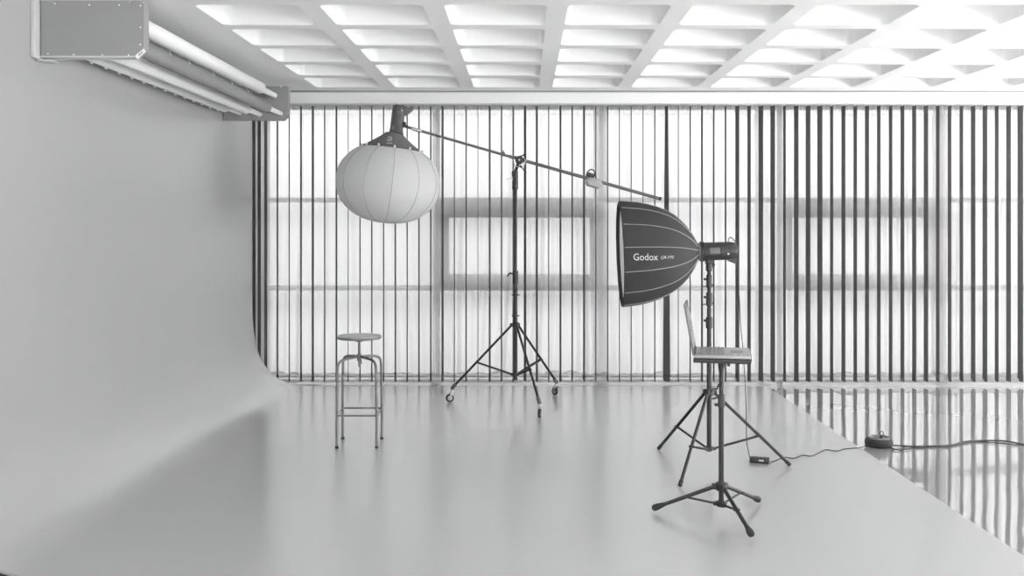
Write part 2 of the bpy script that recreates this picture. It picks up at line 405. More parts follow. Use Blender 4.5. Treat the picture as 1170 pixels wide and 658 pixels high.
# ================================================================== SHEER CURTAINS
def px_X(x, Y): return (x-600)*Y/F
def curtain(x0, x1, seed, lab, Yc=10.0, dense=1.):
    rnd = random.Random(seed)
    X0, X1 = px_X(x0, Yc), px_X(x1, Yc); L = X1-X0
    t = empty('sheer_curtain', ((X0+X1)/2, Yc, 0), lab, 'curtain', 'sheer curtains across the window front')
    comps = [(rnd.uniform(14, 60), rnd.uniform(0, 6.3), rnd.uniform(.003, .009)) for _ in range(7)]
    comps += [(rnd.uniform(5, 9), rnd.uniform(0, 6.3), .010)]
    sw = [(rnd.uniform(2, 6), rnd.uniform(0, 6.3)) for _ in range(3)]
    def fold(X, z):
        h = max(0, min(1, (2.66-z)/2.66))
        Xs = X + .05*h*h*math.sin(2.1*X+seed) + .02*h*math.sin(1.7*z+3*X+seed)
        edge = min(1, (X-X0)/.10, (X1-X)/.10); edge = 1-max(0, edge)
        y = sum(a*math.sin(f*Xs+p) for f, p, a in comps)
        y += edge*.012*math.sin(210*Xs)
        return 1.3*y*(.55+.6*h)
    nu = int(L/.009); nv = 22
    b = B(); b.grid(lambda u, v: Vector((X0+L*u, Yc+fold(X0+L*u, .07+2.59*v), .07+2.59*v)), nu, nv)
    b.obj('curtain_cloth', 'sheer', t, angle=80)
    def tape(u, v):
        X = X0+L*u; z = 2.655+.095*v
        return Vector((X, Yc-.014+.007*math.sin(X*190+seed)+.003*math.sin(X*71), z))
    b = B(); b.grid(tape, int(L/.006), 2); b.obj('heading_tape', 'tape', t, angle=80)
    b = B(); b.box((X0, Yc-.01, 2.752), (X1, Yc+.012, 2.772)); b.obj('curtain_track', 'pelmet', t, smooth=False)
    def hem(u, v):
        X = X0+L*u; n1 = noise.noise(Vector((X*5.5, v*2.2+seed*3, seed))); n2 = noise.noise(Vector((X*16, v*4, seed+9)))
        s_ = v
        Yh = Yc + fold(X, .07)*(1-s_) - .255*s_ + .02*n1*math.sin(math.pi*s_)
        base = .075*(1-s_)**2.2 + .002
        z = base + abs(n1)*.07*math.exp(-((s_-.14)/.16)**2) + .03*abs(n2)*(1-s_*.8) + abs(n1)*.006
        Yh += .03*n2*math.exp(-((s_-.3)/.3)**2)
        zf = -.0135 if (X > 2.33 or Yh > 9.75) and v > .05 else .001
        return Vector((X, Yh, max(zf, z - (.0145 if zf < 0 and s_ > .4 else 0))))
    b = B(); b.grid(hem, int(L/.022), 14); b.obj('bunched_hem', 'hem', t, angle=80)
    return t
M['hem'] = cloth('bunched_sheer', .94, .34, .75, .2)
curtain(280, 503, 1, 'leftmost white sheer curtain, behind the round lantern and stool')
curtain(494, 693, 2, 'white sheer curtain with folds directly behind the boom stand', Yc=10.02)
curtain(678, 872, 3, 'white sheer curtain behind the black softbox and laptop')
curtain(862, 1080, 4, 'white sheer curtain behind the broad dark slats above the cable reel', Yc=10.02)
curtain(1066, 1298, 5, 'rightmost white sheer curtain at the edge of the picture')

# ================================================================== BACKDROP ROLLER RACK
t = empty('backdrop_roller_rack', (-2.35, 7.15, 2.46), 'grey wall-mounted roller rack with two end plates, high on the left wall', 'roller rack')
def plate(Ya, Yb, z0, z1, x0, x1):
    c = .043
    poly = [(x0, Ya, z0), (x1-c, Ya, z0), (x1, Ya, z0+c), (x1, Ya, z1-.012), (x1-.012, Ya, z1), (x0, Ya, z1)]
    b = B(); b.prism(poly, (0, Yb-Ya, 0)); return b
pl = plate(5.44, 5.515, 2.462, 2.762, -2.616, -2.062).obj('end_plate', 'plate', t, angle=20)
b = B(); b.box((-2.62, 5.436, 2.455), (-2.11, 5.52, 2.463)); b.obj('edge_lip', 'bracket', pl, smooth=False)
b = B(); b.box((-2.62, 5.436, 2.762), (-2.09, 5.52, 2.768)); b.obj('edge_lip', 'bracket', pl, smooth=False)
sme = None
for sx, sy in ((180, 449), (397, 457), (636, 458), (855, 461), (952, 372), (954, 228), (954, 47), (776, 42), (527, 41), (238, 30)):
    p = P(30+sx/7.3125, sy/7.3125, 5.44)
    if sme is None:
        b = B(); b.lathe((0, 0, 0), (0, -1, 0), [(0, .0045), (.002, .004), (.003, .002)], 10)
        s0 = b.obj('screw', 'white_plastic', pl, origin=(0, 0, 0)); s0.location = p-WORLD[pl.name]; sme = s0.data
    else: child('screw', sme, pl, p)
for sx in (215, 857):
    p = P(30+sx/7.3125, 1.5, 5.44)
    b = B(); b.rod(p+Vector((0, .02, 0)), p+Vector((0, -.006, 0)), .008, 12); b.cyl(p+Vector((0, .01, 0)), p+Vector((0, .01, .06)), .004)
    b.obj('mounting_bolt', 'caster', pl)
pf = plate(8.80, 8.86, 2.470, 2.770, -2.636, -2.070).obj('end_plate', 'plate', t, angle=20)
b = B(); b.rod(P(321, 98.5, 8.80), P(321, 98.5, 8.78), .008, 10); b.obj('mounting_bolt', 'white_plastic', pf)
b = B(); b.box((-2.642, 5.375, 2.445), (-2.622, 5.47, 2.84), .003); b.box((-2.62, 5.40, 2.43), (-2.545, 5.50, 2.437), .002); b.obj('wall_bracket', 'bracket', t)
# sticker across the chamfer of the near plate
c_ = P(30+955/7.3125, 449/7.3125, 5.43); d1 = Vector((.75, 0, .66)).normalized(); d2 = Vector((-.66, 0, .75)).normalized()
b = B(); b.obox(c_, d1, (0, 1, 0), d2, .062, .002, .022); st = b.obj('sticker', 'white_plastic', pl, smooth=False)
b = B()
for k in range(6): b.obox(c_+Vector((0, -.0015, 0))+d1*(-.013+.005*k)+d2*(.002 if k % 2 else -.001), d1, (0, 1, 0), d2, .0028, .0008, .007+.002*(k % 3))
b.obj('sticker_print', 'ink', st, smooth=False)

def roll(X, z, r, Ya, Yb, m, lab, rings=(), ring_m='roll_white', cap='roll_dark', axle='white_plastic', extra=None):
    t = empty('backdrop_roll', (X, (Ya+Yb)/2, z), lab, 'backdrop roll', 'backdrop rolls in the wall rack')
    b = B(); b.lathe((X, Ya, z), (0, 1, 0), [(0, r*.96), (.004, r), (Yb-Ya-.012, r), (Yb-Ya, r*.80)], 28)
    ro = b.obj('paper', m, t)
    b = B(); b.rod((X, Ya-.004, z), (X, Ya+.002, z), r*.9, 20); b.obj('end_cap', cap, t)
    b = B(); b.rod((X, Yb-.01, z), (X, 8.80, z), r*.5, 16, .004); b.obj('axle', axle, t)
    b = B(); b.rod((X, 5.515, z), (X, Ya, z), r*.42, 16); b.obj('axle', axle, t)
    for y in rings:
        b = B(); b.torus((X, y, z), (0, 1, 0), r+.002, .004, 24, 6); b.obj('strap', ring_m, t)
    if extra: extra(t)
    return t
roll(-2.19, 2.686, .048, 5.56, 8.33, 'roll_white', 'white backdrop roll, uppermost and nearest the ceiling coffers')
roll(-2.137, 2.528, .043, 5.56, 8.33, 'roll_grey', 'grey backdrop roll at the lower right edge of the rack')
roll(-2.316, 2.520, .045, 5.56, 8.36, 'roll_white', 'plain white backdrop roll on the underside between grey and strapped rolls')
def batten(t):
    b = B(); pts = [Vector((-2.532-.003*math.sin(k*2.1), 5.58+2.78*k/30, 2.501+.002*math.sin(k*1.3))) for k in range(31)]
    b.tube(pts, .006, 8); b.obj('batten', 'roll_dark', t)
    for k in range(13):
        y = 5.85+.20*k
        b = B(); b.torus((-2.495, y, 2.536), (0, 1, 0), .051, .0055, 10, 6, math.radians(200), math.radians(250)); b.obj('clip', 'white_plastic', t)
roll(-2.495, 2.536, .046, 5.56, 8.38, 'roll_white', 'white backdrop roll with small clips along its dark edge, next to the wall', extra=batten)
Yr = [-2.28*F/(x-600) for x in (187, 209.6, 238, 259, 278)]
roll(-2.285, 2.618, .048, 5.56, 8.30, 'roll_grey', 'dark grey backdrop roll with thin white straps, behind the top white roll', rings=Yr)

# ================================================================== STANDS
def leg_pt(a, b_, t): return Vector(a)+(Vector(b_)-Vector(a))*t
def tripod(root, C, zhub, zlow, feet, r_leg, r_br, frac, m='black', hubr=.034, foot='tip', ztop=.02, double=False, off=.032):
    C = Vector((C[0], C[1], 0))
    for i, (fx, fy) in enumerate(feet):
        dr = Vector((fx-C.x, fy-C.y, 0)); dn = dr.normalized(); sd = Vector((-dn.y, dn.x, 0))
        a = C+dn*off+Vector((0, 0, zhub)); e_ = Vector((fx, fy, ztop))
        b = B(); b.rod(a, e_, r_leg, 14); lg = b.obj('leg', m, root)
        j = leg_pt(a, e_, frac); lw = C+dn*off*.9+Vector((0, 0, zlow))
        b = B()
        for s_ in ((-1, 1) if double else (0,)): b.rod(lw+sd*s_*.011, j+sd*s_*.011, r_br, 10)
        b.rod(j-sd*(r_leg+.006), j+sd*(r_leg+.006), r_br*1.2, 10)
        b.obj('brace', m, root)
        dl = (e_-a).normalized()
        if foot == 'tip':
            b = B(); b.rod(e_-dl*.035, e_+dl*.006, r_leg+.0025, 14); b.obj('rubber_foot', 'rubber', lg)
        elif foot == 'big':
            b = B(); b.lathe(e_-dl*.05, dl, [(0, r_leg*1.05), (.02, r_leg*1.35), (.045, r_leg*1.75), (.062, r_leg*1.6), (.07, r_leg*.9)], 16); b.obj('rubber_foot', 'rubber', lg)
        elif foot == 'caster':
            b = B(); b.rod(e_-dl*.05, e_+dl*.012, r_leg+.006, 14); b.obj('socket', 'dark_grey', lg)
            ang = (0.3, 1.45, -0.9)[i]; wd = Vector((math.cos(ang), math.sin(ang), 0)); wa = Vector((-wd.y, wd.x, 0))
            wc = Vector((fx, fy, 0)) + wd*(-.022 if i != 1 else .006); wc.z = .0375
            b = B(); b.cyl(e_+Vector((0, 0, -.005)), e_+Vector((0, 0, -.03)), .009)
            top = Vector((e_.x, e_.y, e_.z-.03))
            b.obox(top, wd, wa, (0, 0, 1), .03, .034, .006, .001)
            for s_ in (-1, 1):
                pa = top+wa*s_*.016; pb = wc+wa*s_*.016
                b.obox((pa+pb)/2, (pb-pa), wa, (pb-pa).cross(wa), (pb-pa).length+.01, .003, .020, .001)
            b.rod(wc-wa*.02, wc+wa*.02, .005, 10); fk = b.obj('caster_fork', 'caster', lg)
            b = B(); b.lathe(wc-wa*.011, wa, [(0, .022), (0, .031), (.004, .0365), (.018, .0365), (.022, .031), (.022, .022)], 28)
            b.obj('wheel', 'rubber', lg)
            b = B(); b.lathe(wc-wa*.013, wa, [(0, .008), (.002, .021), (.024, .021), (.026, .008)], 20); b.obj('wheel_hub', 'caster', lg)
        b = B(); b.obox(a, dn, sd, (0, 0, 1), .035, .026, .030, .004); b.obj('hinge', 'black_plastic', root)
        b = B(); b.obox(lw, dn, sd, (0, 0, 1), .026, .022, .02, .003); b.obj('hinge', 'black_plastic', root)
    b = B(); b.rod(C+Vector((0, 0, zhub-.02)), C+Vector((0, 0, zhub+.025)), hubr*.9, 20); b.obj('hub', 'black_plastic', root)
    b = B(); b.rod(C+Vector((0, 0, zlow-.014)), C+Vector((0, 0, zlow+.016)), hubr*.8, 20); b.obj('lower_hub', 'black_plastic', root)
def V(C, z, dx=0, dy=0): return Vector((C[0]+dx, C[1]+dy, z))

# ---- boom stand
C = (-.083, 8.71)
t = empty('boom_stand', (C[0], C[1], 0), 'tall black boom stand on three casters with a long slanting arm', 'light stand')
tripod(t, C, .69, .262, [(-.640, 8.84), (.1156, 8.105), (.285, 9.18)], .0105, .0065, .59, foot='caster', ztop=.125, double=True)
b = B(); b.rod(V(C, .215), V(C, 1.09), .0175, 20); b.obj('pole', 'black', t)
b = B(); b.rod(V(C, 1.08), V(C, 2.02), .0135, 20); b.obj('pole', 'black', t)
b = B(); b.rod(V(C, 1.04), V(C, 1.16), .023, 20); b.rod(V(C, 1.13, -.015), V(C, 1.14, -.055), .008, 10); b.rod(V(C, 1.14, -.05), V(C, 1.11, -.072), .007, 10); b.obj('locking_collar', 'black_plastic', t)
for z in (.95, .77): 
    b = B(); b.rod(V(C, z-.012), V(C, z+.012), .021, 20); b.cyl(V(C, z, -.034), V(C, z, .034), .005); b.obj('ring_clamp', 'black_plastic', t)
b = B(); b.rod(V(C, 1.86), V(C, 2.025), .022, 20); b.rod(V(C, 1.86, -.012), V(C, 1.94, -.012), .018, 12); b.rod(V(C, 1.96, -.02), V(C, 2.02, -.022), .012, 12); b.obj('top_collar', 'black_plastic', t)
b = B(); b.rod(V(C, 1.97, -.02, -.015), V(C, 1.945, -.085, -.03), .003, 8); b.obj('tommy_bar', 'caster', t)
pv = P(593.5, 183, 8.66)
b = B(); b.lathe(pv+Vector((0, -.035, 0)), (0, 1, 0), [(0, .028), (.008, .036), (.055, .036), (.07, .028)], 24)
b.obox(pv+Vector((0, 0, .012)), (.963, 0, -.27), (0, 1, 0), (.27, 0, .963), .09, .05, .028, .004)
b.rod(pv+Vector((.0, 0, .03)), pv+Vector((.055, -.01, .052)), .006, 8); b.rod(V(C, 2.02), pv, .014, 14)
b.obj('pivot_clamp', 'black_plastic', t)
b = B(); b.torus(pv+Vector((.0, -.03, -.012)), (0, 1, 0), .049, .004, 24, 6, math.radians(150), math.radians(395)); b.obj('safety_ring', 'caster', t)
b = B(); b.rod(pv+Vector((.012, -.03, -.055)), pv+Vector((.06, -.04, -.115)), .005, 8); b.rod(pv+Vector((.0, -.03, -.05)), pv+Vector((.02, -.03, -.062)), .010, 10); b.obj('locking_handle', 'black_plastic', t)
b = B(); b.rod(pv+Vector((0, -.042, 0)), pv+Vector((0, -.036, 0)), .006, 10); b.obj('centre_bolt', 'white_plastic', t)
YA = 8.66
A0, A1 = P(480, 149.5, YA), P(755, 227.3, YA); AD = (A1-A0).normalized()
Aj = P(585, 179.6, YA)
b = B(); b.rod(Aj-AD*.03, A1, .0145, 20); b.obj('boom_arm', 'boom', t)
b = B(); b.rod(P(463, 144.5, YA), Aj, .0115, 20); b.obj('boom_arm', 'boom', t)
b = B(); q = P(575, 176, YA); b.rod(q-AD*.014, q+AD*.014, .019, 18); b.rod(q, q+Vector((.0, 0, .034)), .005, 8); b.obj('arm_collar', 'boom', t)
b = B(); b.rod(A1-AD*.02, A1+AD*.004, .0165, 18); b.obj('end_cap', 'black_plastic', t)
b = B(); q = P(470, 146.8, YA); b.rod(q, q+AD*.09, .0155, 16); b.obj('arm_tip', 'chrome', t)

# ---- counterweight hanging under the arm
wc = P(678.3, 209, YA)
t = empty('counterweight', wc, 'small pale grey counterweight hooked under the boom arm', 'weight')
ux = AD; un = Vector((0, 1, 0)); uz = ux.cross(un)*-1
if uz.z < 0: uz = -uz
b = B()
def hexa(c, a, hgt, yy): return [c+ux*x+uz*z+un*yy for x, z in ((-a, 0), (-a*.62, hgt), (a*.55, hgt), (a, 0), (a*.62, -hgt), (-a*.62, -hgt))]
rr_ = []
for yy, k in ((-.075, .72), (-.06, 1), (.06, 1), (.075, .72)): rr_.append([b.bm.verts.new(p) for p in hexa(wc, .082*k, .038*k, yy)])
for a_, b_ in zip(rr_, rr_[1:]): b.bridge(a_, b_)
b.bm.faces.new(rr_[0][::-1]); b.bm.faces.new(rr_[-1]); b.obj('weight_body', 'sand', t, angle=15)
hk = P(674.5, 200, YA)
b = B(); b.tube(bez([wc+uz*.035-ux*.03, hk-ux*.03+uz*.01, hk-ux*.012+uz*.045, hk+ux*.02+uz*.045, hk+ux*.045+uz*.0, wc+uz*.035+ux*.02], 4), .0055, 8)
b.obox(hk+uz*.0, ux, un, uz, .075, .036, .036, .004); b.obj('hook', 'black_plastic', t)

# ---- lantern softbox and its lamp head
tilt = math.radians(6.5)
ax = Vector((math.sin(tilt), 0, math.cos(tilt)))          # up along the lamp head
YL = 8.66
lc = P(443.8, 209.0, YL)
t = empty('lantern_softbox', lc, 'large white balloon lantern hanging from the boom arm', 'lantern')
RX, RZ = .447, .345
u_, v_, _ = frame_of(ax)
def lpt(phi, th, ex=0):   # th from -90 (bottom) to +90
    c, s_ = math.cos(th), math.sin(th)
    cc = abs(c)**.86; gore = 1-.012*abs(math.sin(6*(phi-GP)))*c
    return lc + (u_*math.cos(phi)+v_*math.sin(phi))*((RX*cc*gore)+ex*c) + ax*((RZ*s_)+ex*s_)
GP = math.radians(12+90) if False else math.radians(0)
# seams sit at longitudes seen 12 degrees right of the front
def front_phi(deg):
    d = Vector((math.sin(math.radians(deg)), -math.cos(math.radians(deg)), 0)); return math.atan2(d.dot(v_), d.dot(u_))
GP = front_phi(12)
TH1 = math.radians(58)
b = B(); NU, NV = 96, 30
g = [[b.bm.verts.new(lpt(GP+2*math.pi*i/NU, -math.pi/2*.992+(TH1+math.pi/2*.992)*j/NV)) for i in range(NU)] for j in range(NV+1)]
for a_, b_ in zip(g, g[1:]): b.bridge(a_, b_)
b.bm.faces.new(g[0][::-1]); b.obj('balloon', 'balloon', t, angle=80)
for k in range(12):
    ph = GP+2*math.pi*k/12
    b = B(); b.tube([lpt(ph, -math.pi/2*.97+(TH1+math.pi/2*.97)*j/22, .001) for j in range(23)], .0022, 6); b.obj('seam', 'seam', t)
hb = P(452.6, 151.5, YL)     # base of the lamp head
rk = RX*math.cos(TH1)**.86; zk = RZ*math.sin(TH1)
b = B(); tops = []
NS = 12
r0 = [b.bm.verts.new(lpt(GP+2*math.pi*(i)/24, TH1, .006)) for i in range(24)]
hgt = (hb-(lc+ax*zk)).dot(ax)
def skr(f_, rr): return [b.bm.verts.new(lc+ax*(zk+hgt*f_)+(u_*math.cos(GP+2*math.pi*i/24)+v_*math.sin(GP+2*math.pi*i/24))*rr*(1 if i % 2 == 0 else .965)) for i in range(24)]
r1 = skr(.30, rk*.76); r2 = skr(.65, rk*.48); r3 = skr(.97, .068)
for a_, b_ in ((r0, r1), (r1, r2), (r2, r3)): b.bridge(a_, b_)
b.bm.faces.new(r3); b.obj('skirt', 'skirt', t, angle=12)
for k in range(12):
    p = lpt(GP+2*math.pi*k/12, TH1, .008)
    b = B(); b.obox(p+ax*.004, u_, v_, ax, .016, .016, .022, .003); b.obj('rib_tip', 'white_plastic', t)
# emblem on the skirt: open ring over two short bars
ep = P(448.5, 162.0, YL); fr = Vector((0, -1, 0))
sl = Vector((0, -.55, -.83)).normalized(); out_n = Vector((0, -.83, .55)).normalized()
emb = lc+ax*(zk+hgt*.42)+Vector((.0, -rk*.67, 0))
emb.x = ep.x
b = B(); b.torus(emb+Vector((0, -.02, .012)), out_n, .020, .0035, 16, 5, .6, 5.9); b.obox(emb+Vector((.004, -.024, .010)), (1, 0, 0), out_n, sl, .018, .003, .005)
b.obox(emb-Vector((0, .036, .026)), (1, 0, 0), out_n, sl, .050, .003, .008); b.obox(emb-Vector((.004, .046, .042)), (1, 0, 0), out_n, sl, .034, .003, .006); b.obj('emblem', 'print', t, smooth=False)

t = empty('studio_lamp_head', hb, 'grey cylindrical lamp head upright above the white lantern', 'lamp head')
b = B(); b.lathe(hb-ax*.012, ax, [(0, .050), (.004, .060), (.03, .060), (.035, .056), (.20, .056), (.235, .052), (.248, .040), (.250, .02)], 32); b.obj('housing', 'dark_grey', t)
M['head_grey'] = M['dark_grey']
sidev = Vector((math.cos(tilt), 0, -math.sin(tilt)))
b = B(); b.lathe(hb-ax*.02, ax, [(0, .062), (.003, .065), (.016, .065), (.02, .062)], 32); b.obj('mount_ring', 'black_plastic', t)
q = hb+ax*.205+sidev*.03
b = B(); b.prism([q+sidev*.0+ax*.035-Vector((0, .03, 0)), q+sidev*.05+ax*.020-Vector((0, .03, 0)), q+sidev*.095+ax*.030-Vector((0, .03, 0)), q+sidev*.092+ax*.004-Vector((0, .03, 0)), q+sidev*.035-ax*.052-Vector((0, .03, 0)), q-ax*.045-Vector((0, .03, 0))], (0, .06, 0)); b.obj('tilt_handle', 'dark_grey', t)
b = B(); b.obox(hb+ax*.105+sidev*.022-Vector((0, .054, 0)), sidev, (0, 1, 0), ax, .036, .010, .075, .003); b.obj('display', 'boom', t)
b = B()
for k in range(2):
    for j in range(4): 
        c_ = hb+ax*(.162+.014*k)+sidev*(.002+.013*j)-Vector((0, .055, 0)); b.rod(c_, c_-Vector((0, .005, 0)), .004, 8)
b.obj('buttons', 'roll_grey', t)
b = B(); c_ = hb+ax*.19+sidev*.036-Vector((0, .05, 0)); b.rod(c_, c_-Vector((0, .010, 0)), .007, 10); b.obox(hb+ax*.035-sidev*.022-Vector((0, .0565, 0)), sidev, (0, 1, 0), ax, .004, .004, .032); b.obj('indicator', 'print', t, smooth=False)
b = B(); a_ = hb+ax*.075+sidev*.05; b.rod(a_, P(466, 145.4, YL), .014, 12); b.rod(a_-ax*.022, a_+ax*.026, .015, 12); b.obox(a_+sidev*.01, sidev, (0, 1, 0), ax, .03, .05, .045, .005); b.obj('yoke', 'black_plastic', t)

# ---- softbox stand
C = (1.18, 6.454)
t = empty('light_stand', (C[0], C[1], 0), 'black tripod light stand carrying the black softbox', 'light stand')
tripod(t, C, .478, .118, [(.922, 6.945), (.917, 5.955), (1.700, 6.47)], .0105, .0075, .6, ztop=.012)
for z0, z1, r in ((.10, .80, .0155), (.79, 1.02, .0145), (1.01, 1.29, .0125)):
    b = B(); b.rod(V(C, z0), V(C, z1), r, 20); b.obj('pole', 'black', t)
for z, h_, r in ((.925, .075, .0215), (1.075, .09, .020), (1.19, .085, .0185)):
    b = B(); b.rod(V(C, z-h_/2), V(C, z+h_/2), r, 20); b.rod(V(C, z+.01, -.02), V(C, z+.018, -.034), .008, 10)
    if z > 1.05: b.rod(V(C, z-.03, -.018), V(C, z-.036, -.045), .003, 8); b.rod(V(C, z-.02, .015), V(C, z-.03, .028), .005, 8)
    b.obj('locking_collar', 'black_plastic', t)
b = B(); b.rod(V(C, .50, .02), V(C, .50, .056), .006, 10); b.rod(V(C, .50, .05), V(C, .53, .062), .006, 10); b.obj('locking_knob', 'black_plastic', t)
b = B(); b.rod(V(C, 1.235), V(C, 1.252), .010, 12); b.obj('spigot', 'chrome', t)

# ---- softbox
ph_ = math.radians(1.9); yw = math.radians(1.3)
bk = P(798, 287.6, 6.454)
sa = Vector((-math.cos(ph_)*math.cos(yw), math.sin(yw), -math.sin(ph_))).normalized()   # from back to front
sr = Vector((0, 0, 1)); sr = (sr-sa*sr.dot(sa)).normalized(); ss = sa.cross(sr)
if ss.y > 0: ss = -ss            # ss points at the camera, sr points up
S6 = 6.454/F
prf = [(0, 9.0), (2, 11), (5.5, 18.5), (11, 27), (18, 35.2), (27, 43.2), (38, 49.9), (52, 55.2), (68, 58.6), (86, 60.6), (89.5, 61)]
prf = [(a_*S6, r_*S6) for a_, r_ in prf]
def prad(d):
    for (d0, r0_), (d1_, r1_) in zip(prf, prf[1:]):
        if d <= d1_: f_ = (d-d0)/(d1_-d0); return r0_+(r1_-r0_)*max(0, f_)
    return prf[-1][1]
NR = 14; PH0 = math.radians(-8.6)
def sang(k): return PH0+2*math.pi*k/NR      # 0 = straight at the camera, + = down
def spt(a_, d, rr): return bk+sa*d+(ss*math.cos(a_)-sr*math.sin(a_))*rr
t = empty('softbox', bk, 'large black deep parabolic softbox on its side, with grey seams and lettering', 'softbox')
b = B(); SUB = 4
def srow(d, r_):
    row = []
    for k in range(NR):
        p0, p1 = spt(sang(k), d, r_), spt(sang(k+1), d, r_)
        for s_ in range(SUB):
            f_ = s_/SUB; row.append(b.bm.verts.new(p0.lerp(p1, f_)))
    return row
dd = [0, .008, .02, .035, .055, .08, .11, .15, .2, .26, .32, .38, .44, .495]
rows_ = [srow(d, prad(d)) for d in dd]
rows_.append(srow(.503, prad(.495)*.995)); rows_.append(srow(.503, prad(.495)*.975)); rows_.append(srow(.474, prad(.474)*.96))
for a_, b_ in zip(rows_, rows_[1:]): b.bridge(a_, b_)
b.bm.faces.new(rows_[0][::-1]); b.obj('shell', 'fabric', t, angle=22)
b = B(); rw = srow(.480, prad(.48)*.963); cv = b.bm.verts.new(bk+sa*.476)
for i in range(len(rw)): b.bm.faces.new((rw[i], rw[(i+1) % len(rw)], cv))
b.obj('diffuser', 'diffuser', t)
for k in range(NR):
    pts = [spt(sang(k), d, prad(d)+.0012) for d in dd[1:]]
    b = B(); b.tube(pts, .0030, 6); b.obj('seam', 'piping', t)
b = B(); b.lathe(bk-sa*.022, sa, [(0, .052), (.003, .056), (.022, .056), (.026, .052)], 32); b.obj('speed_ring', 'piping', t)
# lettering laid onto the facet that faces the room
def lettering(body, px0, px1, pyc, shear=0, name='lettering', hfrac=None):
    cu = bpy.data.curves.new(name, 'FONT'); cu.body = body; cu.shear = shear; cu.offset = .004 if body[0] == 'G' else 0; cu.resolution_u = 3
    ob = bpy.data.objects.new('tmp_text', cu); COL.objects.link(ob)
    bpy.context.view_layer.update()
    me = bpy.data.meshes.new_from_object(ob.evaluated_get(bpy.context.evaluated_depsgraph_get()))
    bpy.data.objects.remove(ob); bpy.data.curves.remove(cu)
    xs = [v.co.x for v in me.vertices]; ys = [v.co.y for v in me.vertices]
    x0, x1, y0 = min(xs), max(xs), min(ys)
    bb = bmesh.new(); bb.from_mesh(me); bpy.data.meshes.remove(me)
    bmesh.ops.triangulate(bb, faces=bb.faces)
    bmesh.ops.subdivide_edges(bb, edges=[e_ for e_ in bb.edges if e_.calc_length() > .25], cuts=1)
    sc_ = (px1-px0)/(x1-x0)
    a0_, a1_ = sang(0), sang(1)
    for v in bb.verts:
        px = px0+(v.co.x-x0)*sc_; hy = (v.co.y-.34)*sc_*(hfrac or 1)
        # pixel column -> distance along the box
        Yn = 6.454-.33
        d = (bk.x-(px-600)*Yn/F)/math.cos(ph_)
        r_ = prad(max(0, min(.49, d)))
        p0, p1 = spt(a0_, d, r_), spt(a1_, d, r_)
        zz = H-(pyc-hy-259)*Yn/F
        f_ = (zz-p0.z)/(p1.z-p0.z)
        v.co = p0.lerp(p1, f_)+(ss)*.0035
    r = B(); r.bm.free(); r.bm = bb
    return r.obj(name, 'print', t, smooth=False)
lettering('Godox', 725.3, 753.8, 293.6, 0, 'lettering', 1.12)
lettering('QR-P70', 757.2, 773.0, 294.2, .3, 'lettering', 1.0)

# ---- lamp head behind the softbox
hx = -sa
h0 = bk+hx*.008
t = empty('studio_lamp_head', h0, 'black lamp head with display plugged into the back of the softbox', 'lamp head')
b = B(); b.lathe(h0, hx, [(0, .055), (.003, .0635), (.026, .0635), (.030, .058), (.19, .058), (.222, .052), (.236, .042), (.238, .02)], 32); b.obj('housing', 'black_plastic', t)
b = B(); c_ = h0+hx*.088+ss*.056+sr*.004; b.obox(c_, hx, ss, sr, .066, .008, .040, .002); b.obj('display', 'boom', t)
b = B()
for k in range(3):
    for j in range(4):
        c_ = h0+hx*(.14+.013*k)+ss*.056+sr*(-.022+.014*j); b.rod(c_, c_+ss*.005, .0035, 8)
b.obj('buttons', 'dark_grey', t)
b = B(); c_ = h0+hx*.172+ss*.055-sr*.018; b.rod(c_, c_+ss*.010, .006, 12); b.obj('indicator', 'print', t)
b = B(); c_ = h0+hx*.20
b.tube(bez([h0+hx*.185+sr*.05, h0+hx*.187+sr*.075, h0+hx*.200+sr*.086, h0+hx*.215+sr*.074, h0+hx*.232+sr*.052], 5), .0028, 8); b.obj('cable_loop', 'rubber', t)
b = B(); q = h0+hx*.165-sr*.045-ss*.02
b.prism([q, q+hx*.050, q+hx*.082-sr*.032, q+hx*.060-sr*.040, q+hx*.014-sr*.020], ss*.04); b.obj('tilt_handle', 'black_plastic', t)
cx_ = Vector((C[0], C[1], 0))
b = B(); b.rod(V(C, 1.255), V(C, 1.32), .021, 18); b.rod(V(C, 1.285, .015), V(C, 1.30, .036), .009, 10); b.obox(V(C, 1.315), (1, 0, 0), (0, 1, 0), (0, 0, 1), .046, .05, .03, .005); b.obj('mount', 'black_plastic', t)

# ---- laptop stand
C = (1.037, 5.32)
t = empty('laptop_stand', (C[0], C[1], 0), 'black low tripod stand with flat tray under the laptop', 'stand')
tripod(t, C, .166, .076, [(.703, 5.418), (1.112, 4.965), (1.288, 5.58)], .0105, .006, .5, foot='big', ztop=.030, hubr=.036)
b = B(); b.rod(V(C, .07), V(C, .62), .0142, 20); b.obj('pole', 'black', t)
b = B(); b.rod(V(C, .60), V(C, .82), .0125, 20); b.obj('pole', 'black', t)
b = B(); b.rod(V(C, .585), V(C, .655), .019, 20); b.rod(V(C, .60, -.015), V(C, .60, -.036), .008, 12); b.rod(V(C, .64, -.012), V(C, .63, -.05), .005, 10); b.obj('locking_collar', 'black_plastic', t)
b = B(); b.lathe(V(C, .775), (0, 0, 1), [(0, .014), (.04, .018), (.065, .026), (.070, .045)], 20); b.obj('tray_socket', 'black_plastic', t)
lw = Vector((.19, .98, 0)).normalized(); lu = Vector((.98, -.19, 0)).normalized()   # lw along the hinge, lu towards the user
nl = Vector((.863, 5.14, 0))                       # near hinge corner of the laptop
LW, LD = .36, .285
mid = nl+lw*LW/2+lu*LD/2
b = B(); b.obox((mid.x+lu.x*-.002, mid.y, .856), lu, lw, (0, 0, 1), LD+.004, LW+.01, .022, .004)
